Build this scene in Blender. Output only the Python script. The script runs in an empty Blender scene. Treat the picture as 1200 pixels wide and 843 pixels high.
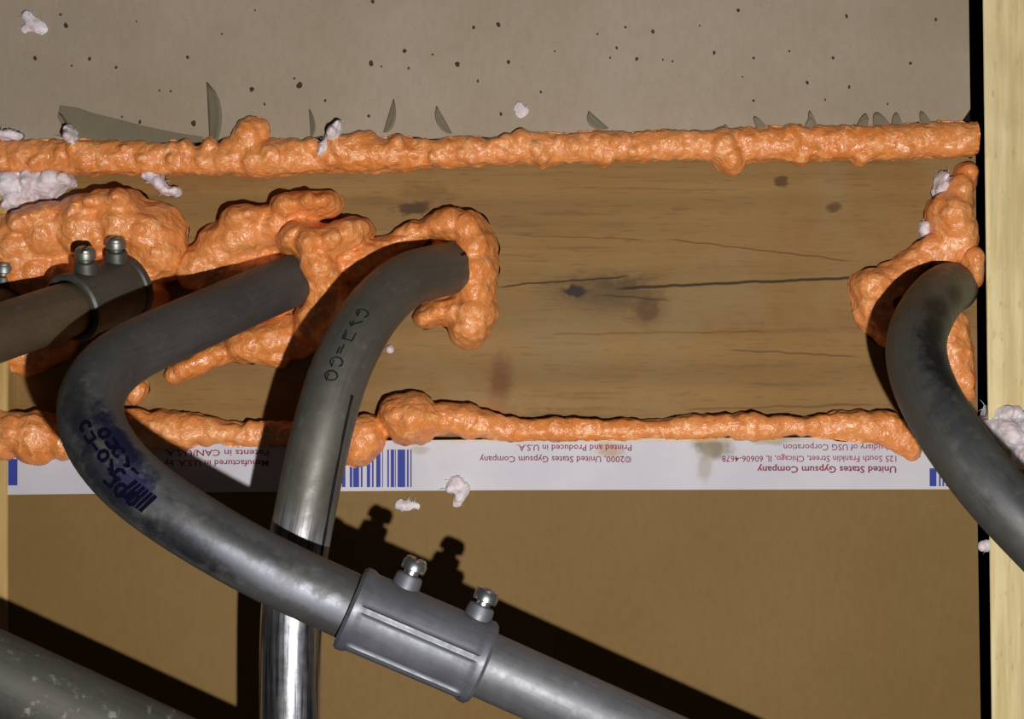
import bpy, bmesh, math, random
import numpy as np
from mathutils import Vector, noise, Matrix

sc = bpy.context.scene
COL = sc.collection
# ------------------------------------------------------------------ camera, world, light, exposure
D = 0.48            # distance of the lens from the wall face (m)
S = 0.000295        # metres per photograph pixel on the wall face
cam_d = bpy.data.cameras.new('camera'); cam = bpy.data.objects.new('camera', cam_d); COL.objects.link(cam)
cam.location = (0, -D, 0); cam.rotation_euler = (math.pi/2, 0, 0)
cam_d.sensor_fit = 'HORIZONTAL'; cam_d.sensor_width = 36.0; cam_d.lens = 36.0*D/(1200*S)
cam_d.clip_start = 0.01; cam_d.clip_end = 20
sc.camera = cam

w = bpy.data.worlds.new('world'); sc.world = w; w.use_nodes = True
bg = w.node_tree.nodes['Background']; bg.inputs[0].default_value = (1.0, 0.86, 0.74, 1); bg.inputs[1].default_value = 0.022

fl = bpy.data.lights.new('flash', 'POINT'); fl.energy = 9.5; fl.shadow_soft_size = 0.0030; fl.color = (1.0, 0.97, 0.92)
flo = bpy.data.objects.new('flash', fl); COL.objects.link(flo); flo.location = (0.042, -D-0.004, -0.062)

sc.view_settings.view_transform = 'Standard'; sc.view_settings.look = 'None'
sc.view_settings.exposure = 0.0; sc.view_settings.gamma = 1.0; sc.view_settings.use_curve_mapping = False

R = random.Random(7)
REC = 0.008         # the timber sits this far behind the boards' faces

def P(px, py, h=0.0):
    """a point h metres in front of the wall face, measured off the photograph"""
    k = (D-h)/D
    return Vector(((px-600)*S*k, -h, (421.5-py)*S*k))

# ------------------------------------------------------------------ object helpers
def tag(o, label=None, cat=None, group=None, kind=None):
    if label: o['label'] = label
    if cat: o['category'] = cat
    if group: o['group'] = group
    if kind: o['kind'] = kind
    return o
def empty(name, loc):
    o = bpy.data.objects.new(name, None); o.empty_display_size = 0.01
    COL.objects.link(o); o.location = loc; return o
def mesh_obj(name, me, mat, parent=None, origin=None, smooth=True):
    if origin is None: origin = Vector((0,0,0))
    me.transform(Matrix.Translation(-Vector(origin)))
    if mat: me.materials.append(mat)
    if smooth: me.shade_smooth()
    o = bpy.data.objects.new(name, me); COL.objects.link(o)
    if parent is not None:
        o.parent = parent
        wl = Vector((0,0,0)); q = parent
        while q is not None: wl += q.location; q = q.parent
        o.location = Vector(origin) - wl
    else:
        o.location = origin
    return o
def bm_mesh(bm, name='m'):
    me = bpy.data.meshes.new(name); bm.to_mesh(me); bm.free(); return me

# ------------------------------------------------------------------ node helpers
def srgb(r, g, b):
    f = lambda c: (c/255/12.92) if c/255 <= .04045 else ((c/255+.055)/1.055)**2.4
    return (f(r), f(g), f(b), 1)
class NT:
    def __init__(s, name):
        s.mat = bpy.data.materials.new(name); s.mat.use_nodes = True
        s.t = s.mat.node_tree; s.b = s.t.nodes['Principled BSDF']
        s.tc = s.t.nodes.new('ShaderNodeTexCoord')
    def put(s, sock, v):
        if isinstance(v, bpy.types.NodeSocket): s.t.links.new(v, sock)
        elif v is not None: sock.default_value = v
    def node(s, typ, **kw):
        n = s.t.nodes.new(typ)
        for k, v in kw.items(): setattr(n, k, v)
        return n
    def m(s, op, a, b=None, c=None):
        n = s.node('ShaderNodeMath', operation=op)
        for i, v in enumerate((a, b, c)):
            if v is not None: s.put(n.inputs[i], v)
        return n.outputs[0]
    def mix(s, f, a, b, mode='MIX'):
        n = s.node('ShaderNodeMix', data_type='RGBA', blend_type=mode)
        s.put(n.inputs[0], f); s.put(n.inputs[6], a); s.put(n.inputs[7], b); return n.outputs[2]
    def rng(s, v, a, b, c=0.0, d=1.0, smooth=True):
        n = s.node('ShaderNodeMapRange', interpolation_type='SMOOTHSTEP' if smooth else 'LINEAR')
        for i, x in enumerate((v, a, b, c, d)): s.put(n.inputs[i], x)
        return n.outputs[0]
    def noise(s, vec, scale, detail=4, rough=.55, dist=0.0):
        n = s.node('ShaderNodeTexNoise'); s.put(n.inputs['Vector'], vec)
        n.inputs['Scale'].default_value = scale; n.inputs['Detail'].default_value = detail
        n.inputs['Roughness'].default_value = rough; n.inputs['Distortion'].default_value = dist
        return n.outputs['Fac']
    def vor(s, vec, scale, feature='F1'):
        n = s.node('ShaderNodeTexVoronoi', feature=feature); s.put(n.inputs['Vector'], vec)
        n.inputs['Scale'].default_value = scale; return n.outputs['Distance']
    def xyz(s, vec):
        n = s.node('ShaderNodeSeparateXYZ'); s.put(n.inputs[0], vec); return n.outputs
    def comb(s, x, y, z):
        n = s.node('ShaderNodeCombineXYZ')
        for i, v in enumerate((x, y, z)): s.put(n.inputs[i], v)
        return n.outputs[0]
    def blotch(s, x, z, cx, cz, rx, rz, nz, k=.8, soft=.5, rot=0.0):
        dx = s.m('SUBTRACT', x, cx); dz = s.m('SUBTRACT', z, cz)
        c, sn = math.cos(rot), math.sin(rot)
        u = s.m('DIVIDE', s.m('ADD', s.m('MULTIPLY', dx, c), s.m('MULTIPLY', dz, sn)), rx)
        v = s.m('DIVIDE', s.m('SUBTRACT', s.m('MULTIPLY', dz, c), s.m('MULTIPLY', dx, sn)), rz)
        d = s.m('SQRT', s.m('ADD', s.m('MULTIPLY', u, u), s.m('MULTIPLY', v, v)))
        d = s.m('ADD', d, s.m('MULTIPLY', s.m('SUBTRACT', nz, .5), k*2))
        return s.rng(d, 1.0+soft*.5, 1.0-soft, 0, 1)
    def bump(s, hgt, strength=.3, dist=.001, normal=None):
        n = s.node('ShaderNodeBump'); n.inputs['Strength'].default_value = strength
        n.inputs['Distance'].default_value = dist; s.put(n.inputs['Height'], hgt)
        if normal is not None: s.put(n.inputs['Normal'], normal)
        return n.outputs[0]
    def done(s, color=None, rough=None, metal=None, normal=None, spec=None):
        s.put(s.b.inputs['Base Color'], color); s.put(s.b.inputs['Roughness'], rough)
        s.put(s.b.inputs['Metallic'], metal); s.put(s.b.inputs['Normal'], normal)
        s.put(s.b.inputs['Specular IOR Level'], spec)
        return s.mat
def px2x(px): return (px-600)*S
def py2z(py): return (421.5-py)*S

# ------------------------------------------------------------------ materials
def mat_paper(name, base, alt, speck=0.5):
    n = NT(name); v = n.tc.outputs['Object']
    x, y, z = n.xyz(v)
    big = n.noise(v, 9, 4); fine = n.noise(v, 900, 3); mid = n.noise(v, 120, 4)
    fib = n.noise(n.comb(n.m('MULTIPLY', x, 1.0), y, n.m('MULTIPLY', z, .45)), 420, 4)
    c = n.mix(n.rng(big, .35, .65), base, alt)
    c = n.mix(n.m('MULTIPLY', n.rng(fib, .35, .7), .16), c, [q*.72 for q in base[:3]]+[1])
    c = n.mix(n.m('MULTIPLY', n.rng(mid, .55, .75), .25), c, [q*1.25 for q in base[:3]]+[1])
    c = n.mix(n.m('MULTIPLY', n.rng(fine, .62, .75), speck), c, [q*.5 for q in base[:3]]+[1])
    nm = n.bump(n.m('ADD', fine, n.m('MULTIPLY', mid, .6)), .25, .0004)
    return n.done(c, .85, 0, nm, .2)

M = {}
M['paper_grey'] = mat_paper('grey_gypsum_paper', srgb(147,133,114), srgb(161,146,131), .5)
M['paper_brown'] = mat_paper('brown_gypsum_paper', srgb(117,92,54), srgb(123,98,61), .25)
M['paper_torn'] = mat_paper('torn_grey_paper', srgb(112,102,84), srgb(126,116,98), .4)
def mat_plain(name, col, rough=.8, metal=0, spec=.3):
    return NT(name).done(col, rough, metal, None, spec)
M['gypsum'] = mat_plain('gypsum_core', srgb(150,145,135), .9)
M['dark_hole'] = mat_plain('dark_pit', srgb(62,48,36), .9)
M['sheath'] = mat_plain('dark_sheathing', srgb(30,20,14), .9)
M['maroon'] = mat_plain('maroon_ink', srgb(128,36,62), .7)
M['blue'] = mat_plain('blue_ink', srgb(48,58,140), .7)
M['ink_black'] = mat_plain('black_ink', srgb(26,26,26), .8, 0, .1)
M['ink_navy'] = mat_plain('navy_ink', srgb(6,6,24), .9, 0, .05)

def mat_label():
    n = NT('white_label_tape'); v = n.tc.outputs['Object']; x, y, z = n.xyz(v)
    nz = n.noise(v, 140, 5, .6); f = n.noise(v, 500, 3)
    c = n.mix(n.rng(n.noise(v, 30), .3, .7), srgb(181,178,189), srgb(191,188,196))
    for cx, cy, rx, ry, k, col in ((832,523,26,15,.9,(112,98,70)), (826,545,9,22,.6,(150,140,120)), (905,515,30,7,.8,(140,128,105)), (712,528,20,9,.7,(165,125,75)),
                                   (490,527,12,5,.5,(150,130,100)), (340,520,40,8,.3,(190,150,120)), (700,516,320,3,.5,(196,170,120))):
        c = n.mix(n.m('MULTIPLY', n.blotch(x, z, px2x(cx), py2z(cy), rx*S, ry*S, nz, .9, .6), k), c, srgb(*col))
    return n.done(c, .55, 0, n.bump(f, .08, .0003), .3)
M['label'] = mat_label()

def mat_wood():
    n = NT('old_pine_timber'); v = n.tc.outputs['Object']; x, y, z = n.xyz(v)
    kx = (D+REC)/D
    X = lambda p: px2x(p)*kx
    Z = lambda p: py2z(p)*kx
    zz = z
    # the grain swells round the knots
    for cx, cy, rx, ry, a in ((690,345,130,40,.0045), (765,362,70,25,-.003), (915,212,30,15,.0015), (975,242,30,15,.0015), (1000,300,200,30,.003)):
        dx = n.m('DIVIDE', n.m('SUBTRACT', x, X(cx)), rx*S); dz = n.m('DIVIDE', n.m('SUBTRACT', z, Z(cy)), ry*S)
        e = n.m('POWER', 2.718, n.m('MULTIPLY', n.m('ADD', n.m('MULTIPLY', dx, dx), n.m('MULTIPLY', dz, dz)), -1.0))
        zz = n.m('ADD', zz, n.m('MULTIPLY', n.m('MULTIPLY', e, dz), a))
    g1 = n.noise(n.comb(n.m('MULTIPLY', x, .05), y, zz), 330, 5, .6)
    g2 = n.noise(n.comb(n.m('MULTIPLY', x, .03), y, zz), 95, 4, .5)
    g3 = n.noise(n.comb(n.m('MULTIPLY', x, .10), y, zz), 1100, 3, .5)
    big = n.noise(v, 16, 4); nz = n.m('ADD', n.m('MULTIPLY', n.noise(v, 170, 5, .65), .5), n.m('MULTIPLY', n.noise(n.comb(n.m('MULTIPLY', x, .5), y, z), 520, 3, .6), .5))
    c = n.mix(n.rng(g2, .3, .7), srgb(121,93,53), srgb(139,107,62))
    c = n.mix(n.m('MULTIPLY', n.rng(big, .35, .68), .5), c, srgb(124,88,40))
    c = n.mix(n.m('MULTIPLY', n.rng(g1, .55, .72), .55), c, srgb(100,72,36))
    c = n.mix(n.m('MULTIPLY', n.rng(g3, .55, .72), .38), c, srgb(90,64,32))
    c = n.mix(n.m('MULTIPLY', n.rng(n.noise(v, 30, 3), .5, .7), .35), c, srgb(136,119,84))
    for cx, cy, rx, ry, k, col, rot, ns in ((710,343,66,24,.65,(66,52,34),0,.55), (673,342,15,9,.95,(38,28,22),0,.6), (740,330,40,8,.4,(60,46,30),.15,.7), (760,363,13,14,.7,(66,46,26),0,.5),
                    (760,363,24,22,.35,(92,66,36),0,.5), (586,450,15,40,.75,(96,52,18),-.08,.6), (915,213,9,8,.85,(72,46,22),0,.5), (977,243,10,7,.8,(80,50,22),.2,.5),
                    (485,244,26,9,.85,(58,38,22),.1,.7), (500,225,36,12,.5,(96,70,38),0,.8), (230,215,120,14,.35,(120,74,30),0,.8), (600,470,80,12,.25,(150,128,92),0,.8),
                    (650,400,70,45,.35,(128,110,80),0,.9), (560,480,60,12,.5,(160,104,60),0,.9), (970,330,170,90,.25,(146,110,68),0,.9)):
        c = n.mix(n.m('MULTIPLY', n.blotch(x, z, X(cx), Z(cy), rx*S, ry*S, nz, ns*2.2, (.35 if max(rx,ry) < 30 else .75), rot), k), c, srgb(*col))
    # the long check from the knot to the right-hand foam, and fainter ones above
    hsum = n.m('ADD', n.m('MULTIPLY', g1, .7), n.m('MULTIPLY', g3, .4))
    for (x0, y0, x1, y1, wd, k, amp) in ((580,336,740,324,.9,.85,5), (720,338,1010,325,1.5,.95,3), (780,280,1000,306,.8,.5,4), (640,392,900,388,.8,.3,4), (850,410,1010,418,1.0,.45,4), (600,275,760,281,.8,.3,4), (800,480,1030,474,1.0,.4,4), (700,345,790,352,1.0,.5,5)):
        t = n.rng(x, X(x0), X(x1), 0, 1, False)
        zc = n.m('MULTIPLY_ADD', t, Z(y1)-Z(y0), Z(y0))
        zc = n.m('ADD', zc, n.m('MULTIPLY', n.m('SUBTRACT', n.noise(n.comb(x, 0.0, float(y0)*.01), 90, 3), .5), amp*S*2))
        d = n.m('ABSOLUTE', n.m('SUBTRACT', z, zc))
        mk = n.m('MULTIPLY', n.rng(d, wd*S*1.7, wd*S*.3, 0, 1), n.m('MULTIPLY', n.rng(x, X(x0-4), X(x0+18)), n.rng(x, X(x1+4), X(x1-18))))
        mk = n.m('MULTIPLY', mk, k)
        c = n.mix(mk, c, srgb(40,26,14)); hsum = n.m('SUBTRACT', hsum, n.m('MULTIPLY', mk, 1.2))
    return n.done(c, .7, 0, n.bump(hsum, .35, .0007), .3)
M['wood'] = mat_wood()

def mat_stud(name, k):
    n = NT(name); v = n.tc.outputs['Object']; x, y, z = n.xyz(v)
    g = n.noise(n.comb(x, y, n.m('MULTIPLY', z, .06)), 260, 5, .6); f = n.noise(n.comb(x, y, n.m('MULTIPLY', z, .3)), 600, 3)
    b = n.noise(v, 25, 4)
    c = n.mix(n.rng(g, .35, .65), [p*q for p,q in zip(srgb(198,178,128), k)], [p*q for p,q in zip(srgb(222,205,158), k)])
    c = n.mix(n.m('MULTIPLY', n.rng(b, .45, .7), .4), c, [p*q for p,q in zip(srgb(182,158,116), k)])
    c = n.mix(n.m('MULTIPLY', n.rng(f, .58, .75), .35), c, srgb(140,112,66))
    return n.done(c, .65, 0, n.bump(n.m('ADD', g, n.m('MULTIPLY', f, .5)), .3, .0006), .3)
M['stud'] = mat_stud('pale_pine', (1,1,1,1)); M['stud_tan'] = mat_stud('tan_pine', (.66,.52,.36,1))

def mat_foam():
    n = NT('orange_foam'); v = n.tc.outputs['Object']
    big = n.noise(v, 40, 4); mid = n.noise(v, 300, 4, .6, 1.2); fine = n.noise(v, 900, 3)
    cell = n.vor(v, 330, 'SMOOTH_F1')
    c = n.mix(n.rng(big, .3, .7), srgb(221,132,64), srgb(229,148,86))
    c = n.mix(n.m('MULTIPLY', n.rng(mid, .50, .68), .6), c, srgb(250,192,134))  # paler tone on the bumps: highlights put into the colour
    c = n.mix(n.m('MULTIPLY', n.rng(mid, .46, .28), .45), c, srgb(196,100,38))
    n.b.inputs['Subsurface Weight'].default_value = .12
    n.b.inputs['Subsurface Radius'].default_value = (1.0, .4, .15); n.b.inputs['Subsurface Scale'].default_value = .0010
    nm = n.bump(n.m('ADD', n.m('ADD', mid, n.m('MULTIPLY', cell, .15)), n.m('MULTIPLY', fine, .12)), .5, .0018)
    return n.done(c, .30, 0, nm, .75)
M['foam'] = mat_foam()

def mat_tuft():
    n = NT('white_insulation_wool'); v = n.tc.outputs['Object']
    f = n.noise(v, 300, 5, .6, 1.0)
    c = n.mix(n.rng(f, .3, .65), srgb(200,187,190), srgb(228,219,226))
    n.b.inputs['Subsurface Weight'].default_value = .5; n.b.inputs['Subsurface Scale'].default_value = .0015
    return n.done(c, .95, 0, n.bump(f, .3, .0008), .1)
M['tuft'] = mat_tuft()

def mat_pipe(name, base, metal=.55, rough=.5, shine=None, dust=0.0, tint=(112,112,116), blotches=()):
    """galvanised steel: grey oxide film, scuffs and (where shine=(u0,u1) says) bare polished metal"""
    n = NT(name); uv = n.tc.outputs['UV']; v = n.tc.outputs['Object']
    u, a, _ = n.xyz(uv)
    sp = n.noise(v, 260, 5, .65); bigp = n.noise(v, 45, 4); streak = n.noise(n.comb(n.m('MULTIPLY', u, 40), n.m('MULTIPLY', a, 9), 0.0), 1.0, 4, .6)
    c = n.mix(n.rng(bigp, .3, .7), [q*.8 for q in base[:3]]+[1], base)
    c = n.mix(n.m('MULTIPLY', n.rng(streak, .5, .7), .5), c, [q*.55 for q in base[:3]]+[1])
    c = n.mix(n.m('MULTIPLY', n.rng(sp, .58, .72), .35+dust*.6), c, srgb(*tint))
    r = n.m('ADD', n.rng(sp, .3, .7, rough-.06, rough+.08), 0.0); mt = metal
    if shine:
        k = n.rng(n.m('ADD', u, n.m('MULTIPLY', n.m('SUBTRACT', bigp, .5), .03)), shine[0], shine[1])
        c = n.mix(k, c, n.mix(n.rng(streak, .4, .65), srgb(226,228,236), srgb(120,122,140)))
        r = n.m('ADD', n.m('MULTIPLY', r, n.m('SUBTRACT', 1.0, k)), n.m('MULTIPLY', k, n.rng(sp, .3, .7, .27, .33)))
        mt = n.m('ADD', metal, n.m('MULTIPLY', k, 1.0-metal))
    for (cu, ca, ru, ra, kk, col) in blotches:
        mk = n.m('MULTIPLY', n.blotch(u, a, cu, ca, ru, ra, sp, .9, .6), kk)
        c = n.mix(mk, c, srgb(*col))
    return n.done(c, r, mt, n.bump(sp, .10, .0004), .5)
M['pipe'] = mat_pipe('dull_galvanised_steel', srgb(96,93,86))
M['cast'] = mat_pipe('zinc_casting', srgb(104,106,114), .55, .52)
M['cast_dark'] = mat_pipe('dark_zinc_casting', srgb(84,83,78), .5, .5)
M['zinc'] = mat_pipe('bright_zinc_screw', srgb(190,192,198), .95, .26)

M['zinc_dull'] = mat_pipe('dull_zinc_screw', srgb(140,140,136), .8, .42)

# ------------------------------------------------------------------ the setting
def quad_prism(front, h_front, thick, name, mat, **kw):
    """a slab whose face is a polygon drawn at depth h_front (photo pixels), going back by thick; front runs clockwise as seen"""
    bm = bmesh.new()
    k = (D-h_front)/D
    f = [bm.verts.new(((x-600)*S*k, -h_front, (421.5-y)*S*k)) for x, y in front]
    b = [bm.verts.new((v.co.x, v.co.y+thick, v.co.z)) for v in f]
    n = len(f)
    bm.faces.new(f); bm.faces.new(b[::-1])
    for i in range(n):
        bm.faces.new((f[i], b[i], b[(i+1) % n], f[(i+1) % n]))
    bmesh.ops.recalc_face_normals(bm, faces=bm.faces)
    return mesh_obj(name, bm_mesh(bm), mat, smooth=False, **kw)

bk = quad_prism([(-220,-160),(1420,-160),(1420,1003),(-220,1003)], -.062, .012, 'wall_back', M['sheath'])
bk['kind'] = 'structure'

def ub_edge(x): return 168-15*x/1135            # lower edge of the upper board
pts = [(-60,-90),(1134,-90),(1137,128)]
x = 1120
while x > -60:
    pts.append((x, ub_edge(x)+R.uniform(-1.5,1.5) - (3 if R.random() < .15 else 0)))
    x -= R.uniform(5, 13)
pts.append((-60, 163))
up = quad_prism(pts, 0, .0127, 'drywall_panel', M['paper_grey'])
tag(up, 'grey paper-faced gypsum board above the upper foam seam, pinholed with torn lower edge', 'drywall')
lo = quad_prism([(8,519),(300,518),(700,514),(1144,512),(1150,900),(9,900)], 0, .0127, 'drywall_panel', M['paper_brown'])
tag(lo, 'brown paper-faced gypsum board below the timber, with white printed edge tape', 'drywall')
wd = quad_prism([(9,150),(1143,142),(1146,525),(9,525)], -REC, .038, 'timber_block', M['wood'])
tag(wd, 'weathered pine blocking board with knots and a long crack, between the two gypsum boards', 'lumber')
# bevelled studs
def stud(x0t, x1t, x0b, x1b, h, name, label, y0=-90, y1=900, mat='stud', undercut=(0,0), thick=.055):
    """a stud with an optional undercut, added to keep the gap dark: the side falls back by wane metres"""
    bm = bmesh.new(); k = (D-h)/D
    f = [bm.verts.new(((a-600)*S*k, -h, (421.5-b)*S*k)) for a, b in ((x0t,y0),(x1t,y0),(x1b,y1),(x0b,y1))]
    b_ = [bm.verts.new((v.co.x+dx, v.co.y+thick, v.co.z)) for v, dx in zip(f, (undercut[0], undercut[1], undercut[1], undercut[0]))]
    bm.faces.new(f); bm.faces.new(b_[::-1])
    for q in range(4): bm.faces.new((f[q], b_[q], b_[(q+1) % 4], f[(q+1) % 4]))
    bmesh.ops.recalc_face_normals(bm, faces=bm.faces)
    o = mesh_obj(name, bm_mesh(bm), M[mat], smooth=False)
    bv = o.modifiers.new('round', 'BEVEL'); bv.width = .0012; bv.segments = 3
    return tag(o, label, 'stud')
stud(1150,1300,1162,1310, .002, 'wall_stud', 'pale pine stud standing at the right edge behind the bent conduit', undercut=(.026, 0))  # left side cut back on purpose, so the gap beside it stays unlit
stud(-110,8.0,-110,9.0, .001, 'wall_stud', 'tan pine stud sliver at the left edge beside the brown board', 205, 900, 'stud_tan')

# -- details of the upper board
def prints(polys, y, name, mat, parent, kind=None):
    bm = bmesh.new()
    for pl in polys:
        f = bm.faces.new([bm.verts.new((a, y, b)) for a, b in pl])
    bmesh.ops.recalc_face_normals(bm, faces=bm.faces)
    for f in bm.faces:
        if f.normal.y > 0: f.normal_flip()
    o = mesh_obj(name, bm_mesh(bm), mat, parent, smooth=False)
    if kind: o['kind'] = kind
    return o
spots = [(41,68,4),(77,30,4.5),(71,17,3),(105,69,3),(84,77,2),(136,79,2.5),(220,67,3),(295,105,4.5),(351,100,5.5),(345,92,2.5),(227,145,5),(164,143,3),(143,137,2),(310,122,2.5),(381,118,2.5),
         (299,12,2),(187,106,2),(200,107,2),(437,2,3.5),(474,60,4),(435,75,5),(447,78,2),(479,80,2.5),(507,64,2),(536,76,4.5),(555,32,3),(584,29,4.5),(596,73,3.5),(560,95,2.5),(587,134,3),(432,136,3),
         (634,108,2.5),(723,56,2.5),(733,32,2.5),(765,37,3.5),(746,69,3.5),(777,70,2),(715,68,2),(788,72,2),(865,12,3),(837,62,3.5),(883,68,2.5),(925,60,2),(976,68,3),(992,19,3),(1097,23,3),(1067,74,3),(946,97,3.5),(995,102,3),
         (883,118,2.5),(870,90,1.8),(967,117,2),(1040,122,2),(700,40,1.8),(650,60,1.8),(820,30,1.8),(260,40,1.8),(160,25,1.8)]
polys = []
for px, py, r in spots:
    n = 9; a0 = R.random()*6
    rr = [r*.68*S*R.uniform(.65,1.15) for _ in range(n)]
    polys.append([(px2x(px)+rr[i]*math.cos(a0+i*2*math.pi/n), py2z(py)+rr[i]*math.sin(a0+i*2*math.pi/n)*1.15) for i in range(n)])
prints(polys, -.00006, 'pinholes', M['dark_hole'], up, 'stuff')

def flap(pts, lift, name, mat, parent, label=None):
    """a torn sliver of paper: triangle-like strip hinged on one long side and curling out"""
    (ax, ay), (bx, by), (cx, cy) = pts        # a-b hinge, c free tip
    bm = bmesh.new(); n = 8; rows = []
    for i in range(n+1):
        t = i/n
        hx, hy = ax+(bx-ax)*t, ay+(by-ay)*t
        wgt = math.sin(math.pi*min(1, t*1.02))**.6 * (1-.3*t)
        row = []
        for j in range(5):
            s = j/4
            px = hx+(cx-(ax+bx)/2)*s*wgt; py = hy+(cy-(ay+by)/2)*s*wgt
            row.append(bm.verts.new(P(px, py, .0004+lift*(s**1.6)*wgt)))
        rows.append(row)
    for i in range(n):
        for j in range(4):
            bm.faces.new((rows[i][j], rows[i][j+1], rows[i+1][j+1], rows[i+1][j]))
    bmesh.ops.recalc_face_normals(bm, faces=bm.faces)
    bmesh.ops.solidify(bm, geom=bm.faces[:], thickness=.0003)
    o = mesh_obj(name, bm_mesh(bm), mat, parent)
    if label: o['label'] = label
    return o
flap([(242,96),(246,178),(262,140)], 0.0027, 'paper_flap', M['paper_torn'], up)
bmw = bmesh.new()
fv = [bmw.verts.new((px2x(a), -.0003, py2z(b))) for a, b in ((71,124),(92,127),(112,134),(138,140),(160,146),(172,149),(205,156),(238,161),(238,167),(70,169),(74,150),(68,138))]
bmw.faces.new(fv); bmesh.ops.recalc_face_normals(bmw, faces=bmw.faces); bmesh.ops.solidify(bmw, geom=bmw.faces[:], thickness=.00028)
mesh_obj('torn_patch', bm_mesh(bmw), M['paper_torn'], up, smooth=False)
flap([(68,132),(92,172),(84,150)], 0.0027, 'paper_flap', M['paper_torn'], up)
flap([(461,116),(449,155),(462,148)], 0.0018, 'paper_flap', M['paper_torn'], up)
flap([(512,124),(530,156),(514,150)], 0.0018, 'paper_flap', M['paper_torn'], up)
flap([(690,130),(713,150),(693,150)], 0.0014, 'paper_flap', M['paper_torn'], up)
flap([(362,128),(364,160),(370,150)], 0.0014, 'paper_flap', M['paper_torn'], up)
for xx in (852, 895, 945, 952, 1005, 1008, 1036, 1055, 1085):
    yy = ub_edge(xx)
    flap([(xx-R.uniform(3,12),yy-2),(xx+R.uniform(3,12),yy-2),(xx+R.uniform(-12,12),yy-R.uniform(10,30))], .0012, 'paper_flap', M['paper_torn'], up)

# -- the printed edge tape on the lower board
tape_bm = bmesh.new()
cs = [(8.5,519),(300,518),(700,514),(1144,512),(1147.5,573.5),(600,574.5),(300,576.5),(8.5,580)]
fr = [tape_bm.verts.new((px2x(a), -.00035, py2z(b))) for a, b in cs]
bkv = [tape_bm.verts.new((px2x(a), -.00002, py2z(b))) for a, b in cs]
tape_bm.faces.new(fr)
for i in range(len(cs)): tape_bm.faces.new((fr[i], bkv[i], bkv[(i+1) % len(cs)], fr[(i+1) % len(cs)]))
bmesh.ops.recalc_face_normals(tape_bm, faces=tape_bm.faces)
tape = mesh_obj('edge_tape', bm_mesh(tape_bm), M['label'], lo, smooth=False)
tape['label'] = 'white paper edge tape with upside-down maroon print and blue barcodes'
def text_mesh(body, width_px, cap_px, x_right, y_mid, bold, ang=0.0):
    """upside-down print: starts at x_right and runs leftwards"""
    cu = bpy.data.curves.new('txt', 'FONT'); cu.body = body; cu.size = 1.0; cu.offset = bold; cu.resolution_u = 2
    ob = bpy.data.objects.new('txt', cu); COL.objects.link(ob)
    dg = bpy.context.evaluated_depsgraph_get(); me = bpy.data.meshes.new_from_object(ob.evaluated_get(dg))
    bpy.data.objects.remove(ob); bpy.data.curves.remove(cu)
    xs = [v.co.x for v in me.vertices]; x0, x1 = min(xs), max(xs)
    sx = width_px*S/(x1-x0); sy = cap_px*S/.70
    for v in me.vertices:
        tx = (v.co.x-x0)*sx; ty = (v.co.y-.35)*sy
        v.co = (px2x(x_right)-tx, -.00042, py2z(y_mid)-ty + tx*ang)
    return me
def text_part(lines, name='printed_text'):
    bm = bmesh.new()
    for l in lines:
        me = text_mesh(*l); bm.from_mesh(me); bpy.data.meshes.remove(me)
    bmesh.ops.recalc_face_normals(bm, faces=bm.faces)
    for f in bm.faces:
        if f.normal.y > 0: f.normal_flip()
    return mesh_obj(name, bm_mesh(bm), M['maroon'], tape, smooth=False)
text_part([('United States Gypsum Company', 163, 7.6, 1050, 550.5, .022), ('125 South Franklin Street, Chicago, IL 60606-4678', 204, 7.2, 1050, 538, .006), ('Subsidiary of USG Corporation', 132, 7.2, 1050, 524.5, .006)])
text_part([('\u00a92000, United States Gypsum Company', 178, 7.2, 740, 538.5, .010), ('Printed and Produced in U.S.A.', 134, 7.2, 740, 525, .010)])
text_part([('Manufactured in U.S.A. by', 122, 7.2, 315, 543, .012), ('Patents in CAN/U.S.A.', 122, 7.2, 315, 531, .012)])
def barcode(spec, y0, y1, name='barcode'):
    return prints([[(px2x(a), py2z(y0)), (px2x(b), py2z(y0)), (px2x(b), py2z(y1)), (px2x(a), py2z(y1))] for a, b in spec], -.00042, name, M['blue'], tape)
barcode([(401,405),(410,413),(414,421),(423,425),(430,434),(436,438),(441,446),(448,449),(454,456),(458,462),(463,464),(466,475),(477,479),(481,482.5)][:14], 527, 571)
barcode([(10,21)], 538, 569)
barcode([(1089,1097),(1100,1102),(1104,1106),(1108,1114),(1117,1119),(1122,1128)], 549, 570)

# ------------------------------------------------------------------ conduits
RP = .00895    # half-inch tube, outer radius
mm = .001
def catmull(pts, step=.0025):
    pts = [Vector(p) for p in pts]
    ext = [pts[0]*2-pts[1]] + pts + [pts[-1]*2-pts[-2]]
    out = []
    for i in range(1, len(ext)-2):
        p0, p1, p2, p3 = ext[i-1:i+3]
        n = max(2, int((p2-p1).length/step))
        for j in range(n):
            t = j/n
            out.append(.5*((2*p1)+(p2-p0)*t+(2*p0-5*p1+4*p2-p3)*t*t+(3*p1-p0-3*p2+p3)*t**3))
    out.append(pts[-1]); 
    for _ in range(6):                       # ease the bend
        out = [out[0]]+[(out[i-1]+out[i]*2+out[i+1])/4 for i in range(1, len(out)-1)]+[out[-1]]
    return out
def frames(path):
    fr = []; L = 0
    for i, p in enumerate(path):
        t = (path[min(i+1, len(path)-1)]-path[max(i-1, 0)]).normalized()
        nn = Vector((0,-1,0)); nn = nn-t*nn.dot(t); nn.normalize()
        b = t.cross(nn)
        if i: L += (p-path[i-1]).length
        fr.append((p, t, nn, b, L))
    return fr
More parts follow.
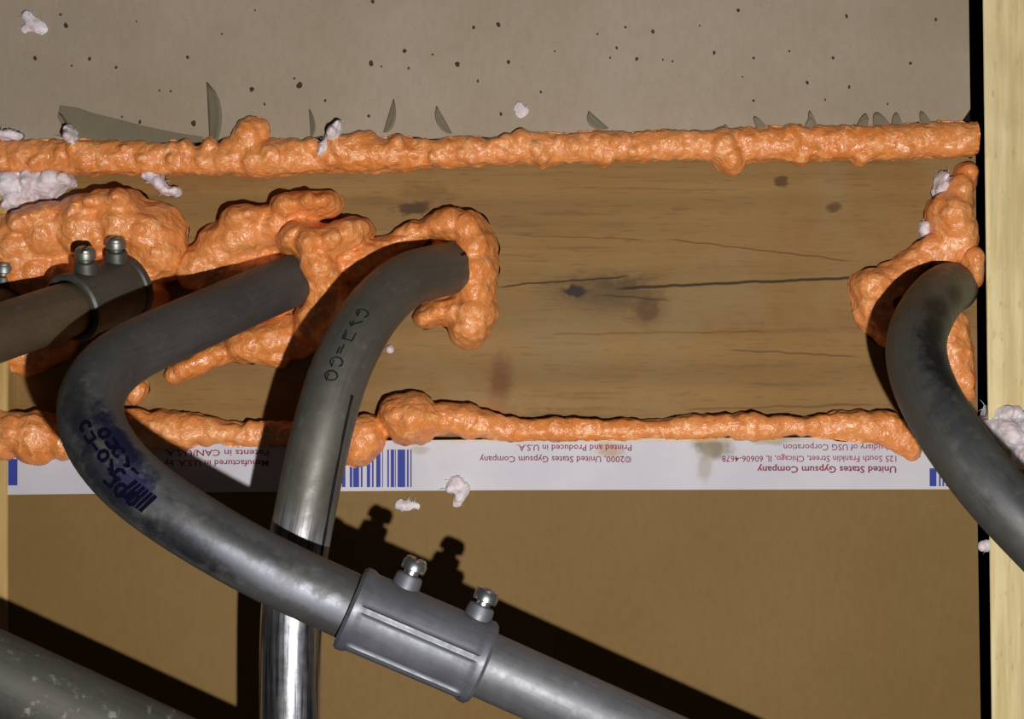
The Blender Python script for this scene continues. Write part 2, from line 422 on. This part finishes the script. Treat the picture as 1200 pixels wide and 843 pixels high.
def tube(path, r, name, mat, parent, seg=40, rfun=None):
    fr = frames(path); bm = bmesh.new(); uvl = bm.loops.layers.uv.new('UVMap')
    rings = []
    for i, (p, t, nn, b, L) in enumerate(fr):
        ring = []
        for j in range(seg):
            a = 2*math.pi*j/seg - math.pi
            rr = rfun(L, a) if rfun else r
            ring.append(bm.verts.new(p+nn*math.cos(a)*rr+b*math.sin(a)*rr))
        rings.append(ring)
    for i in range(len(rings)-1):
        for j in range(seg):
            j2 = (j+1) % seg
            f = bm.faces.new((rings[i][j], rings[i][j2], rings[i+1][j2], rings[i+1][j]))
            aa = [(fr[i][4], j), (fr[i][4], j+1), (fr[i+1][4], j+1), (fr[i+1][4], j)]
            for lp, (uu, jj) in zip(f.loops, aa): lp[uvl].uv = (uu, 2*math.pi*jj/seg-math.pi)
    # hollow ends: a wall 1.2 mm thick running back into the tube
    for ring, k, d in ((rings[0], 0, 1), (rings[-1], -1, -1)):
        p, t, nn, b, L = fr[k]
        inn = [bm.verts.new(p+(v.co-p)*(1-.0012/r)) for v in ring]
        deep = [bm.verts.new(q.co+t*d*.012) for q in inn]
        for j in range(seg):
            j2 = (j+1) % seg
            bm.faces.new((ring[j], inn[j], inn[j2], ring[j2])); bm.faces.new((inn[j], deep[j], deep[j2], inn[j2]))
        bm.faces.new(deep)
    bmesh.ops.recalc_face_normals(bm, faces=bm.faces)
    o = mesh_obj(name, bm_mesh(bm), mat, parent, origin=path[len(path)//2])
    return o, fr

def on_pipe(fr, px, py, r=RP):
    """(distance along, angle) of the spot of a pipe that the photograph shows at a pixel"""
    best = None
    for p, t, nn, b, L in fr:
        for i in range(48):
            a = 2*math.pi*i/48-math.pi
            nv = nn*math.cos(a)+b*math.sin(a); q = p+nv*r
            if nv.dot(Vector((0,-D,0))-q) < 0: continue
            k = D/(D+q.y); e = math.hypot(600+q.x*k/S-px, 421.5-q.z*k/S-py)
            if best is None or e < best[0]: best = (e, L, a)
    return best[1], best[2]
def lathe(bm, base, axis, prof, seg=24):
    axis = axis.normalized(); q = axis.to_track_quat('Z', 'Y')
    rings = []
    for (z, r) in prof:
        rings.append([bm.verts.new(base+q @ Vector((r*math.cos(2*math.pi*j/seg), r*math.sin(2*math.pi*j/seg), z))) for j in range(seg)])
    for i in range(len(rings)-1):
        for j in range(seg):
            bm.faces.new((rings[i][j], rings[i][(j+1) % seg], rings[i+1][(j+1) % seg], rings[i+1][j]))
    bm.faces.new(rings[0][::-1]); bm.faces.new(rings[-1])
def screw_mesh(base, axis, r=.0034, neck=.0026, slot_dir=None):
    """slotted pan-head set screw: shank, flange, then a head split by its slot"""
    bm = bmesh.new(); axis = axis.normalized()
    lathe(bm, base, axis, [(-.001, neck*.8), (.0012, neck*.8), (.0012, r*.92), (.0015, r), (.0034, r), (.0038, r*.93)], 24)
    sd = (slot_dir-axis*slot_dir.dot(axis)).normalized(); w_ = sd.cross(axis)
    for sgn in (1, -1):
        pts = []; n = 12; g = .16
        for i in range(n+1):
            a = math.asin(g)+(math.pi-2*math.asin(g))*i/n
            pts.append((math.cos(a), math.sin(a)*sgn))
        lo_ = [bm.verts.new(base+axis*.0036+(sd*x+w_*y)*r*.93) for x, y in pts]
        mi_ = [bm.verts.new(base+axis*.0045+(sd*x+w_*y)*r*.86) for x, y in pts]
        hi_ = [bm.verts.new(base+axis*.0050+(sd*x*.6+w_*(y*.6+.07*sgn))*r) for x, y in pts]
        k = len(pts)
        for A, B in ((lo_, mi_), (mi_, hi_)):
            for i in range(k): bm.faces.new((A[i], A[(i+1) % k], B[(i+1) % k], B[i]))
        bm.faces.new(hi_); bm.faces.new(lo_[::-1])
    bmesh.ops.recalc_face_normals(bm, faces=bm.faces)
    return bm_mesh(bm)

def coupling(parent, p0, p1, r, screws, mat, up_dir, ridge=(.35, -.75), screw_mat=None):
    """cast set-screw coupling: thick end collars, two raised rails along the barrel, bosses carrying the screws"""
    p0, p1 = Vector(p0), Vector(p1); ax = (p1-p0); L = ax.length; t = ax.normalized()
    n = 40; path = [p0+ax*i/n for i in range(n+1)]
    def rf(l, a):
        e = min(l, L-l)
        col = 1.06 if e < .0028 else (1.06-.06*min(1, (e-.0028)/.0007))
        col *= 1-.07*max(0, 1-e/.0007)
        k = 1.0
        if e > .0032:
            for ra in ridge:
                d = abs((a-ra+math.pi) % (2*math.pi)-math.pi)
                k += .085*max(0, 1-max(0, d-.07)/.04)
                if .11 < d < .25: k -= .10
            k -= .02*(1 if ridge and min(ridge) < a < max(ridge) else 0)
        return r*max(col if e < .0036 else 1.0, k if e > .0032 else col)
    o, fr = tube(path, r, 'coupling', mat, parent, 160, rf)
    up = Vector(up_dir); up = (up-t*up.dot(t)).normalized()
    bm = bmesh.new(); bm.from_mesh(o.data)
    org = p0+ax*.5
    # mesh is stored about its own origin; the bosses are added there too
    off = path[len(path)//2]
    for s in screws:
        lathe(bm, p0+ax*s+up*(r-.0016)-off, up, [(0,.0040),(.0034,.0038),(.0044,.0036),(.0048,.0031)], 28)
    bmesh.ops.recalc_face_normals(bm, faces=bm.faces)
    bm.to_mesh(o.data); bm.free(); o.data.shade_smooth()
    es = o.modifiers.new('edge', 'EDGE_SPLIT'); es.split_angle = math.radians(35)
    for i, s in enumerate(screws):
        b = p0+ax*s+up*(r+.0030)
        so = mesh_obj('screw', screw_mesh(b, up, slot_dir=(t if i else Vector((0,-1,.3)))), screw_mat or M['zinc'], o, origin=b)
        e2 = so.modifiers.new('edge', 'EDGE_SPLIT'); e2.split_angle = math.radians(35)
        so['label'] = 'dull zinc slotted set screw' if screw_mat else 'bright zinc slotted set screw'
    return o

def strokes(fr, r, lines, width, name, mat, parent):
    """ink on a pipe: each line is a list of (distance along, angle) points"""
    bm = bmesh.new(); Ls = [f[4] for f in fr]
    def at(u, a, rr):
        i = min(max(int(np.searchsorted(Ls, u)), 1), len(fr)-1)
        t = (u-Ls[i-1])/max(1e-9, Ls[i]-Ls[i-1]); A, B = fr[i-1], fr[i]
        p = A[0].lerp(B[0], t); nn = A[2].lerp(B[2], t).normalized(); b = A[3].lerp(B[3], t).normalized()
        return p+(nn*math.cos(a)+b*math.sin(a))*rr
    for ln in lines:
        dens = []
        for (u0, a0), (u1, a1) in zip(ln[:-1], ln[1:]):
            for j in range(4): dens.append((u0+(u1-u0)*j/4, a0+(a1-a0)*j/4))
        dens.append(ln[-1])
        rows = []
        for i, (u, a) in enumerate(dens):
            q = dens[min(i+1, len(dens)-1)]; q0 = dens[max(i-1, 0)]
            du, da = (q[0]-q0[0]), (q[1]-q0[1])*r; m = math.hypot(du, da) or 1
            wx = width*R.uniform(.7,1.2)/2
            ou, oa = -da/m*wx, du/m*wx/r
            rows.append((bm.verts.new(at(u+ou, a+oa, r+.00008)), bm.verts.new(at(u-ou, a-oa, r+.00008))))
        for A, B in zip(rows[:-1], rows[1:]): bm.faces.new((A[0], A[1], B[1], B[0]))
    bmesh.ops.recalc_face_normals(bm, faces=bm.faces)
    return mesh_obj(name, bm_mesh(bm), mat, parent)

# --- the S-bent conduit in front, with its coupling
B_pts = [P(352,325,-1*mm), P(340,330,6*mm), P(300,347,20*mm), P(250,369,38*mm), P(200,391,56*mm), P(150,415,73*mm), P(117,444,87*mm), P(104,480,99*mm), P(114,516,106*mm), P(140,551,110*mm), P(167,576,111*mm), P(205,603,111*mm),
         P(245,628,111*mm), P(315,667,110*mm), P(412,712,109*mm)]
B2 = [P(563,777,107*mm), P(700,838,104*mm), P(860,908,100*mm), P(1120,1020,94*mm)]
tB = empty('conduit', P(348,331,7*mm)); tag(tB, 'S-bent grey steel conduit with screw coupling, crossing in front of the vertical one', 'conduit')
c0, c1 = P(409,711,109*mm), P(566,778,107*mm)
pathB = catmull(B_pts)+[c0.lerp(c1, .42)]
fB = frames(pathB); LB = lambda px, py: min(fB, key=lambda f: (f[0]-P(px, py, 108*mm)).length)[4]
u_a, u_b = LB(118,525), LB(180,588)
M['pipeB'] = mat_pipe('scuffed_galvanised_steel', srgb(88,88,88), .55, .54, None, .12, (112,112,114),
      (*[(*on_pipe(fB, *q[:2]), *q[2:]) for q in ((98,505,.008,.3,.7,(30,32,38)), (128,580,.012,.25,.7,(30,32,40)), (205,640,.014,.25,.7,(32,34,44)), (195,595,.008,.3,.6,(34,36,44)))], (u_a+.005,-.75,.014,.45,.95,(22,22,52)), (u_b-.004,-.15,.006,.7,.95,(18,18,62)), (u_b-.012,.25,.010,.45,.7,(24,24,44)), (u_a-.008,.0,.012,.5,.6,(34,36,44)), (u_b-.006,.55,.02,.4,.5,(40,44,48)), (u_b+.018,.30,.016,.5,.75,(34,37,44)), (u_b+.030,-.5,.02,.3,.6,(40,42,48)), (u_b+.036,.0,.02,.4,.35,(140,144,160)), (u_b+.06,.1,.022,.4,.4,(150,154,168))))
oB, frB = tube(pathB, RP, 'pipe', M['pipeB'], tB)
oB2, _ = tube([c0.lerp(c1, .58)]+catmull(B2), RP, 'pipe', mat_pipe('brushed_galvanised_steel', srgb(112,113,118), .6, .5, None, .2, (138,140,150)), tB)
coupling(tB, c0, c1, .0109, (.30, .84), M['cast'], (0,.10,1), (-.25, .80))
# ink stamp on its bend: rows of smudged blue characters
stamp = []
def glyph(u, a, hu, ha, kind):
    if kind == 'o': return [(u+hu*.5*math.cos(q), a+ha*.5*math.sin(q)) for q in np.linspace(0, 2*math.pi, 9)]
    if kind == 'e': return [(u+hu*.5*math.cos(q), a+ha*.5*math.sin(q)) for q in np.linspace(.6, 5.6, 8)]
    if kind == 'i': return [(u-hu*.5, a), (u+hu*.5, a)]
    if kind == 'n': return [(u-hu*.5, a-ha*.4), (u+hu*.5, a-ha*.4), (u+hu*.5, a+ha*.4), (u-hu*.5, a+ha*.4)]
    return [(u-hu*.5, a-ha*.4), (u+hu*.5, a+ha*.3), (u, a+ha*.5)]
def sline(u0, u1, a, n, hu, ha, kinds):
    return [glyph(u0+(u1-u0)*(i+.5)/n, a+R.uniform(-.03,.03), hu, ha, kinds[i % len(kinds)]) for i in range(n)]
stamp = sline(u_a-.004, u_b-.006, -.15, 6, .0022, .30, 'eniox') + sline(u_a, u_b-.004, -.55, 5, .0024, .30, 'onexi') + sline(u_b-.010, u_b, .15, 3, .0022, .4, 'noex')
stamp += [[(u_b-.0035+q*.0012, -.35), (u_b-.0045+q*.0012, .30)] for q in range(6)]
strokes(frB, RP, stamp, .0010, 'ink_stamp', M['ink_navy'], tB)['label'] = 'smudged navy ink stamp'

# --- the conduit that curves down from the foam collar and drops straight behind the front one
C_pts = [P(541,311,-4*mm), P(522,316,6*mm), P(478,328,27*mm), P(441,360,46*mm), P(415,400,58*mm), P(394,447,66*mm), P(374,520,72*mm), P(356,607,75*mm), P(347,660,75*mm), P(341,735,75*mm), P(340,843,75*mm), P(340,940,75*mm)]
tC = empty('conduit', P(522,316,6*mm)); tag(tC, 'grey steel conduit curving out of the foam collar, dropping straight to the bottom edge', 'conduit')
pathC = catmull(C_pts)
fC = frames(pathC); LCi = lambda px, py: min(fC, key=lambda f: (f[0]-P(px, py, 74*mm)).length)[4]
u640, u720, u480 = LCi(353,630), LCi(341,720), LCi(383,480)
oC, frC = tube(pathC, RP, 'pipe', mat_pipe('half_polished_steel', srgb(97,95,89), .5, .5, (u480+.020, u720), .05, (122,124,126)), tC)
tx = []
for (u, a, k) in ((u480-.030, .1,'e'), (u480-.026,.1,'x'), (u480-.0215,.1,'n'), (u480-.017,.1,'i'), (u480-.013,.1,'e'), (u480-.009,.1,'o')):
    tx.append(glyph(u, a, .0028, .42, k)); tx.append(glyph(u+.0006, a+.1, .0022, .3, 'i'))
strokes(frC, RP, tx, .0005, 'ink_marks', M['ink_black'], tC)['label'] = 'faint black ink characters'
for ln in ([(.006,.30),(.013,.26)], [(u480-.006,-.80),(u480+.01,-.92),(u480+.03,-.98),(u480+.045,-1.0)]):
    strokes(frC, RP, [ln], .0011, 'scratch', M['ink_black'], tC)

# --- the conduit hooking out at the right-hand stud
D_pts = [P(1116,337,-8*mm), P(1112,338,3*mm), P(1100,347,20*mm), P(1085,368,40*mm), P(1073,402,58*mm), P(1078,440,70*mm), P(1095,478,80*mm), P(1119,517,90*mm), P(1153,563,98*mm), P(1187,601,103*mm), P(1230,645,107*mm), P(1290,706,110*mm), P(1500,915,112*mm)]
tD = empty('conduit', P(1112,338,3*mm)); tag(tD, 'dark grey conduit hooking out of the foam beside the pine stud at right', 'conduit')
pathD = catmull(D_pts); fD = frames(pathD); dd = [on_pipe(fD, *q) for q in ((1098,362),(1092,385),(1096,412),(1112,445),(1120,345),(1150,540))]
tube(pathD, RP, 'pipe', mat_pipe('dark_galvanised_steel', srgb(92,92,88), .55, .52, None, .0, (96,98,96), [(u, a, .009, .50, .85, (22,24,24)) for u, a in dd[:5]] + [(dd[5][0], dd[5][1], .04, .5, .4, (40,46,64))]), tD)

# --- the wide dusty conduit across the lower left corner
E_pts = [P(-260,676,104*mm), P(-120,740,102*mm), P(-23,785,101*mm), P(95,839,100*mm), P(212,893,99*mm), P(330,947,98*mm), P(700,1117,96*mm)]
tE = empty('conduit', P(95,839,100*mm)); tag(tE, 'wide dusty grey conduit slanting across the lower left corner', 'conduit')
tube(catmull(E_pts), .0119, 'pipe', mat_pipe('dusty_steel', srgb(76,75,70), .35, .6, None, .9, (128,126,118), ((.06,.2,.02,.5,.5,(50,50,48)),)), tE)

# --- the stub at the left with its coupling in the foam
tA = empty('conduit', P(150,338,0)); tag(tA, 'brownish conduit at the left edge ending in a two-screw coupling pressed into foam', 'conduit')
a0, a1 = P(82,362,26*mm), P(150,336,2*mm)
tube(catmull([P(-150,446,90*mm), P(-60,411,66*mm), P(0,390,50*mm), P(50,373,36*mm)])+[a0.lerp(a1,-.1), a0.lerp(a1,.4)], RP, 'pipe', mat_pipe('brownish_steel', srgb(100,86,68), .5, .5), tA)  # brownish base tone over the whole pipe
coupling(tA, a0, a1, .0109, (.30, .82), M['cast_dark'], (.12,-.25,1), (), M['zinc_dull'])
tF = empty('conduit', P(0,352,0)); tag(tF, 'shadowed coupling with a dull screw cut by the left edge, behind the brownish conduit', 'conduit')
f0, f1 = P(-48,374,17*mm), P(22,369,-4*mm)
tube([f0.lerp(f1,t) for t in (-1.6,-1.0,-.5,0,.4)], RP, 'pipe', M['pipe'], tF)
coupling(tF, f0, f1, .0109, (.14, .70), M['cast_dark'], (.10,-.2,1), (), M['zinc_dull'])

# ------------------------------------------------------------------ foam
ZUP = lambda x: py2z(ub_edge(600+x/S))
ZLO = lambda x: py2z(518-6*(x/S+600)/1200)
def wall_y(x, z):
    """depth of the wall surface behind a point: the boards' faces, or the recessed timber between them"""
    if z > ZUP(x) or z < ZLO(x): return 0.0
    return REC
def lumps(name, strokes_, label, cat, group=None, mat=None, voxel=.00085, wrinkle=.0011, wr_scale=150, blob=None, jit=.25, smooth=4, xmax=None, seed=1, proud=None):
    """foam: overlapping lumps laid along strokes of (px, py, radius px, height mm of the crown), fused, smoothed and wrinkled"""
    r_ = random.Random(seed); bm = bmesh.new()
    def ball(px, py, rp, hh):
        c = P(px, py, 0); rad = rp*S
        dep = max(hh*mm, rad*.35)
        base = wall_y(c.x, c.z)
        if proud is not None:            # a seam bead: centred on the boards' faces, bedded back onto the timber
            q = max(.0022, (hh-proud)*mm)
            for yy in (0.0, REC*.6):
                m_ = Matrix.Translation((c.x, yy, c.z)) @ Matrix.Diagonal((rad, q if yy == 0 else REC*.6, rad, 1))
                bmesh.ops.create_icosphere(bm, subdivisions=2, radius=1, matrix=m_)
            return
        m_ = Matrix.Translation((c.x, base-hh*mm+dep, c.z)) @ Matrix.Diagonal((rad, dep, rad, 1))
        bmesh.ops.create_icosphere(bm, subdivisions=2, radius=1, matrix=m_)
    for st in strokes_:
        if len(st) == 1: ball(*st[0]); continue
        for (x0,y0,r0,h0),(x1,y1,r1,h1) in zip(st[:-1], st[1:]):
            L = math.hypot(x1-x0, y1-y0); n = max(1, int(L/(min(r0,r1)*.5)))
            for i in range(n+1):
                t = i/n; rr = (r0+(r1-r0)*t)
                k = r_.uniform(1-jit, 1+jit*.25)
                ball(x0+(x1-x0)*t+r_.uniform(-1,1)*rr*jit*.5, y0+(y1-y0)*t+r_.uniform(-1,1)*rr*(1-k)*.9, rr*k, (h0+(h1-h0)*t)*r_.uniform(.85,1.12))
    me = bm_mesh(bm); tmp = bpy.data.objects.new('tmp', me); COL.objects.link(tmp)
    md = tmp.modifiers.new('r', 'REMESH'); md.mode = 'VOXEL'; md.voxel_size = voxel; md.adaptivity = 0
    ms = tmp.modifiers.new('s', 'SMOOTH'); ms.factor = .5; ms.iterations = smooth
    dg = bpy.context.evaluated_depsgraph_get(); out = bpy.data.meshes.new_from_object(tmp.evaluated_get(dg))
    bpy.data.objects.remove(tmp); bpy.data.meshes.remove(me)
    nv = len(out.vertices)
    co = np.empty(nv*3); out.vertices.foreach_get('co', co); co = co.reshape(-1,3)
    no = np.empty(nv*3); out.vertex_normals.foreach_get('vector', no); no = no.reshape(-1,3)
    off = Vector((seed*.37, seed*.11, seed*.73))
    for i in range(nv):
        q = Vector(co[i])
        a = noise.noise(q*wr_scale*.45+off); b = abs(noise.noise(q*wr_scale+off)); c_ = noise.noise(q*wr_scale*2.3-off)
        d = wrinkle*(1.1*a + .55*(.28-b)*1.8 + .45*c_) + .0003
        co[i] += no[i]*d
        wy = wall_y(co[i][0], co[i][2])
        lim = wy-.0001-(.0007 if no[i][1] < -.05 else 0)
        if co[i][1] > lim: co[i][1] = lim
        if xmax is not None and co[i][0] > xmax: co[i][0] = xmax
    out.vertices.foreach_set('co', co.ravel()); out.update()
    ctr = Vector(((co[:,0].max()+co[:,0].min())/2, REC if cat != 'wool' else co[:,1].max(), co[:,2].min()))
    o = mesh_obj(name, out, mat or M['foam'], origin=ctr)
    return tag(o, label, cat, group)

# upper seam
top = [(x, y+1, r-2.8, h+4.6) for x, y, r, h in [(-40,182,22,6),(0,182,22,6),(60,182,22,6),(100,182,22,7),(150,183,22,6),(200,184,21,6),(240,186,20,6),(275,185,22,7),(320,184,24,8),(360,182,21,6),(385,183,20,6),(410,180,24,8),(440,180,23,8),(500,178,20,6),(560,176,20,6),(600,174,20,6),(650,172,20,6),(700,171,20,6),
       (750,170,20,6),(800,169,20,6),(840,170,20,6),(900,167,23,7),(950,167,23,7),(1000,166,23,7),(1050,165,23,7),(1100,163,23,7),(1125,162,22,7),(1165,161,22,7)]]
lumps('foam_bead', [top, top,
      *[[(x+R.uniform(-6,6), 185-20*x/1142+R.uniform(-9,11), R.uniform(7,12), R.uniform(11.5,13.5))] for x in range(10,1125,11)],
      [(290,162,20,13),(300,154,15,13)], [(298,190,19,15),(318,186,20,16)], [(294,150,11,11)], [(847,170,19,13),(856,186,16,13),(861,193,10,11)], [(1012,184,8,6)], [(1128,162,18,11),(1160,162,18,11)], [(430,170,16,13),(400,174,16,13)]],
      'long straight bead of orange foam sealing the seam under the upper grey board', 'foam', jit=.12, xmax=px2x(1143), seed=3, smooth=4, wrinkle=.0009, wr_scale=190, proud=7.5)
# the big clump at the left edge
lumps('foam_clump', [[(-40,290,50,16),(20,288,46,18),(60,275,44,18),(100,268,46,19),(140,262,44,19),(175,275,42,19),(185,300,38,18)],
      [(-30,330,50,14),(40,330,45,15),(100,330,45,14),(160,320,40,16)], [(120,238,18,22),(150,236,16,22),(100,243,14,20)], [(30,262,22,22),(62,252,18,21)], [(-20,400,40,9),(20,415,26,9),(55,395,30,8)], [(170,345,22,12),(150,375,26,9)]],
      'large orange foam mass at the left edge, around the coupling with two screws', 'foam', jit=.16, smooth=9, seed=5, wrinkle=.0013, wr_scale=140)
# the folded clump round the S-bent conduit's end
lumps('foam_clump', [[(225,315,32,12),(255,288,34,14),(290,272,34,15),(320,265,32,15)], [(272,262,20,19),(292,256,18,19),(305,252,12,18)], [(335,245,20,19),(358,240,20,20),(382,238,16,19)],
      [(345,284,25,25),(368,290,31,27),(392,286,27,26),(410,276,20,22),(424,268,12,20)], [(352,275,24,26),(372,300,30,28)], [(378,312,34,25),(385,345,30,20),(365,385,28,14)], [(410,310,28,16),(440,298,18,13),(465,282,15,11),(495,270,12,10)], [(270,335,45,9),(310,330,40,10)],
      [(345,395,26,10),(310,400,24,10),(280,405,20,9),(325,420,12,7)], [(250,415,16,7),(220,430,14,7),(198,440,9,6)], [(420,340,24,13),(440,320,22,12)]],
      'folded orange foam heap around the end of the S-bent conduit', 'foam', jit=.16, smooth=9, seed=8, wrinkle=.0012, wr_scale=130)
lumps('foam_collar', [[(505,264,16,12),(528,262,22,16),(548,268,24,17),(556,290,29,18),(557,315,28,18),(555,340,28,18),(554,365,29,18),(549,382,28,18)], [(555,262,14,14)], [(497,372,14,12),(512,365,18,13),(530,362,18,13)], [(520,300,24,7),(510,340,22,6)], [(485,268,14,11),(470,276,12,10)]],
      'orange foam collar hooked round the right side of the curved conduit\'s end', 'foam', jit=.05, smooth=10, seed=11, wrinkle=.0011, wr_scale=140)
lumps('foam_drip', [[(152,462,13,8),(156,458,13,8)]], 'small separate orange foam drip inside the bend of the S-bent conduit', 'foam', seed=2, voxel=.0006)
# lower seam
lumps('foam_bead', [[(-40,510,30,12),(0,510,32,13),(40,512,30,13),(75,515,24,12),(110,510,20,9)], [(140,500,20,8),(185,504,22,9),(215,506,22,9),(250,507,16,7),(300,509,13,6),(350,510,15,7),(390,515,22,9)]],
      'orange foam bead along the lower seam at left, passing behind both conduits', 'foam', proud=4, seed=13, wrinkle=.0012)
lumps('foam_bead', [[(405,520,24,11),(425,512,27,14),(422,528,20,12)], [(465,488,26,16),(485,490,28,17),(478,498,26,15),(515,492,21,12),(550,496,20,10),(575,500,16,8),(600,503,14,7),(650,504,13,6.5),(700,505,12,6.5),(750,504,12,6.5),(800,502,12,6.5),(830,500,14,6.5),(880,500,16,7),(920,501,12,6.5),(960,501,14,6.5),(1000,501,18,7),(1040,503,20,8),(1062,515,20,8),(1068,528,11,7)]],
      'orange foam bead along the lower seam at right, with a fat lump beside the barcode', 'foam', proud=4, seed=17, wrinkle=.0010, jit=.2)
# right corner
lumps('foam_clump', [[(1138,200,14,8),(1128,225,20,12),(1118,250,28,16),(1122,280,28,14),(1110,300,24,11)], [(1095,285,14,10),(1080,305,18,10),(1050,328,22,10),(1028,340,25,12),(1030,365,24,10),(1045,390,20,8)], [(1138,300,14,16),(1140,325,14,14)], [(1100,340,34,6),(1080,370,34,6),(1110,390,36,8),(1122,415,30,9),(1132,445,20,8),(1138,462,10,7)]],
      'orange foam in the right corner around the hooked conduit, cut off straight beside the stud', 'foam', jit=.16, smooth=8, seed=19, xmax=px2x(1143)*(D+REC)/D, wrinkle=.0013, wr_scale=130)
lumps('foam_crumb', [[(1147,171,6,4)], [(1150,172,5,4)]], 'tiny pinkish foam crumb bridging the gap between upper foam seam and stud', 'foam', seed=23, voxel=.0005, smooth=2)

# ------------------------------------------------------------------ insulation wool and paper scraps
def tuft(strokes_, label, seed, h=0.0, n=60, name='wool_tuft', spread=1.0):
    o = lumps(name, strokes_, label, 'wool', None, M['tuft'], voxel=.0006, wrinkle=.0007, wr_scale=300, jit=.5, smooth=5, seed=seed)
    # loose fibres standing off the tuft, as real hair-thin slivers
    r_ = random.Random(seed); me = o.data; bm = bmesh.new()
    nv = len(me.vertices)
    for _ in range(n):
        v = me.vertices[r_.randrange(nv)]; nn = v.normal
        d = (nn+Vector((r_.uniform(-1,1), r_.uniform(-.6,.1), r_.uniform(-1,1)))*.9).normalized(); L = r_.uniform(.001,.003)*spread
        s = d.cross(Vector((r_.random(), r_.random(), r_.random()))).normalized()*.00012
        p = v.co-d*.0004; e = p+d*L*.55+Vector((r_.uniform(-1,1),0,r_.uniform(-1,1)))*L*.15; t = e+d*L*.5+Vector((r_.uniform(-1,1),0,r_.uniform(-1,1)))*L*.3
        A = [bm.verts.new(q) for q in (p+s, p-s, e-s*.8, e+s*.8, t)]
        bm.faces.new((A[0],A[1],A[2],A[3])); bm.faces.new((A[3],A[2],A[4]))
    fo = mesh_obj('fibres', bm_mesh(bm), M['tuft'], None, smooth=False); fo.parent = o; fo.location = (0,0,0)
    fo['kind'] = 'stuff'
    return o
tuft([[(-20,215,28,13),(10,218,26,13),(35,215,20,12),(55,211,15,11),(70,208,9,10)], [(14,198,14,10),(28,203,14,11)], [(10,236,14,13),(25,228,14,12)], [(76,212,6,9)]], 'white wool patch on the foam at the left edge', 31, n=160)
tuft([[(168,206,7,8),(178,200,8,9),(182,212,7,9),(190,222,6,8),(202,222,6,7)]], 'small curled white wool tuft above the left foam mass', 32)
tuft([[(1158,500,14,14),(1180,505,24,20),(1205,510,26,20)], [(1165,488,14,15),(1195,485,18,16)], [(1195,535,14,15)]], 'fluffy white wool tuft on the right stud behind the hooked conduit', 33, n=200)
tuft([[(1112,203,7,7),(1110,215,8,8),(1106,222,6,7)], [(1090,262,6,5),(1089,270,5,4)]], 'white scrap beside the upper part of the right corner foam', 34, n=20)
tuft([[(527,572,7,3),(537,566,9,3.5),(545,572,7,3),(538,582,6,3),(536,590,4,2)]], 'torn white scrap on the tape\'s lower edge right of the middle barcode', 35, n=30)
tuft([[(466,591,5,1.5),(478,592,7,2),(490,592,5,1.5)]], 'faint white wisp on the brown board below the middle barcode', 36, n=30)
tuft([[(610,126,6,2),(613,131,6,2),(609,134,4,1.5)]], 'white chip stuck in the grey board above the foam seam', 37, n=4)
tuft([[(32,18,5,1.2),(38,28,8,1.5),(50,34,8,1.6)], [(30,35,5,1.0)]], 'pale wool wisp near the upper left corner of the grey board', 38, n=40)
tuft([[(376,184,7,16),(380,172,8,16),(390,160,7,11),(398,148,5,8)]], 'whitish wisp over the upper foam seam, right of its first big lump', 39, n=30)
tuft([[(455,409,4,3)]], 'white speck on the timber right of the curved conduit', 40, n=6)
tuft([[(4,160,8,6),(14,158,7,5),(24,161,5,4)]], 'pale wisp on the upper foam seam at the left edge', 41, n=30)
tuft([[(82,150,4,5),(86,160,5,10),(92,172,6,14)]], 'thin pale wool curl hanging from the torn patch over the upper seam', 43, n=20)
tuft([[(1152,640,5,2),(1157,638,4,2)]], 'small white scrap in the dark gap below the hooked conduit', 42, n=8)
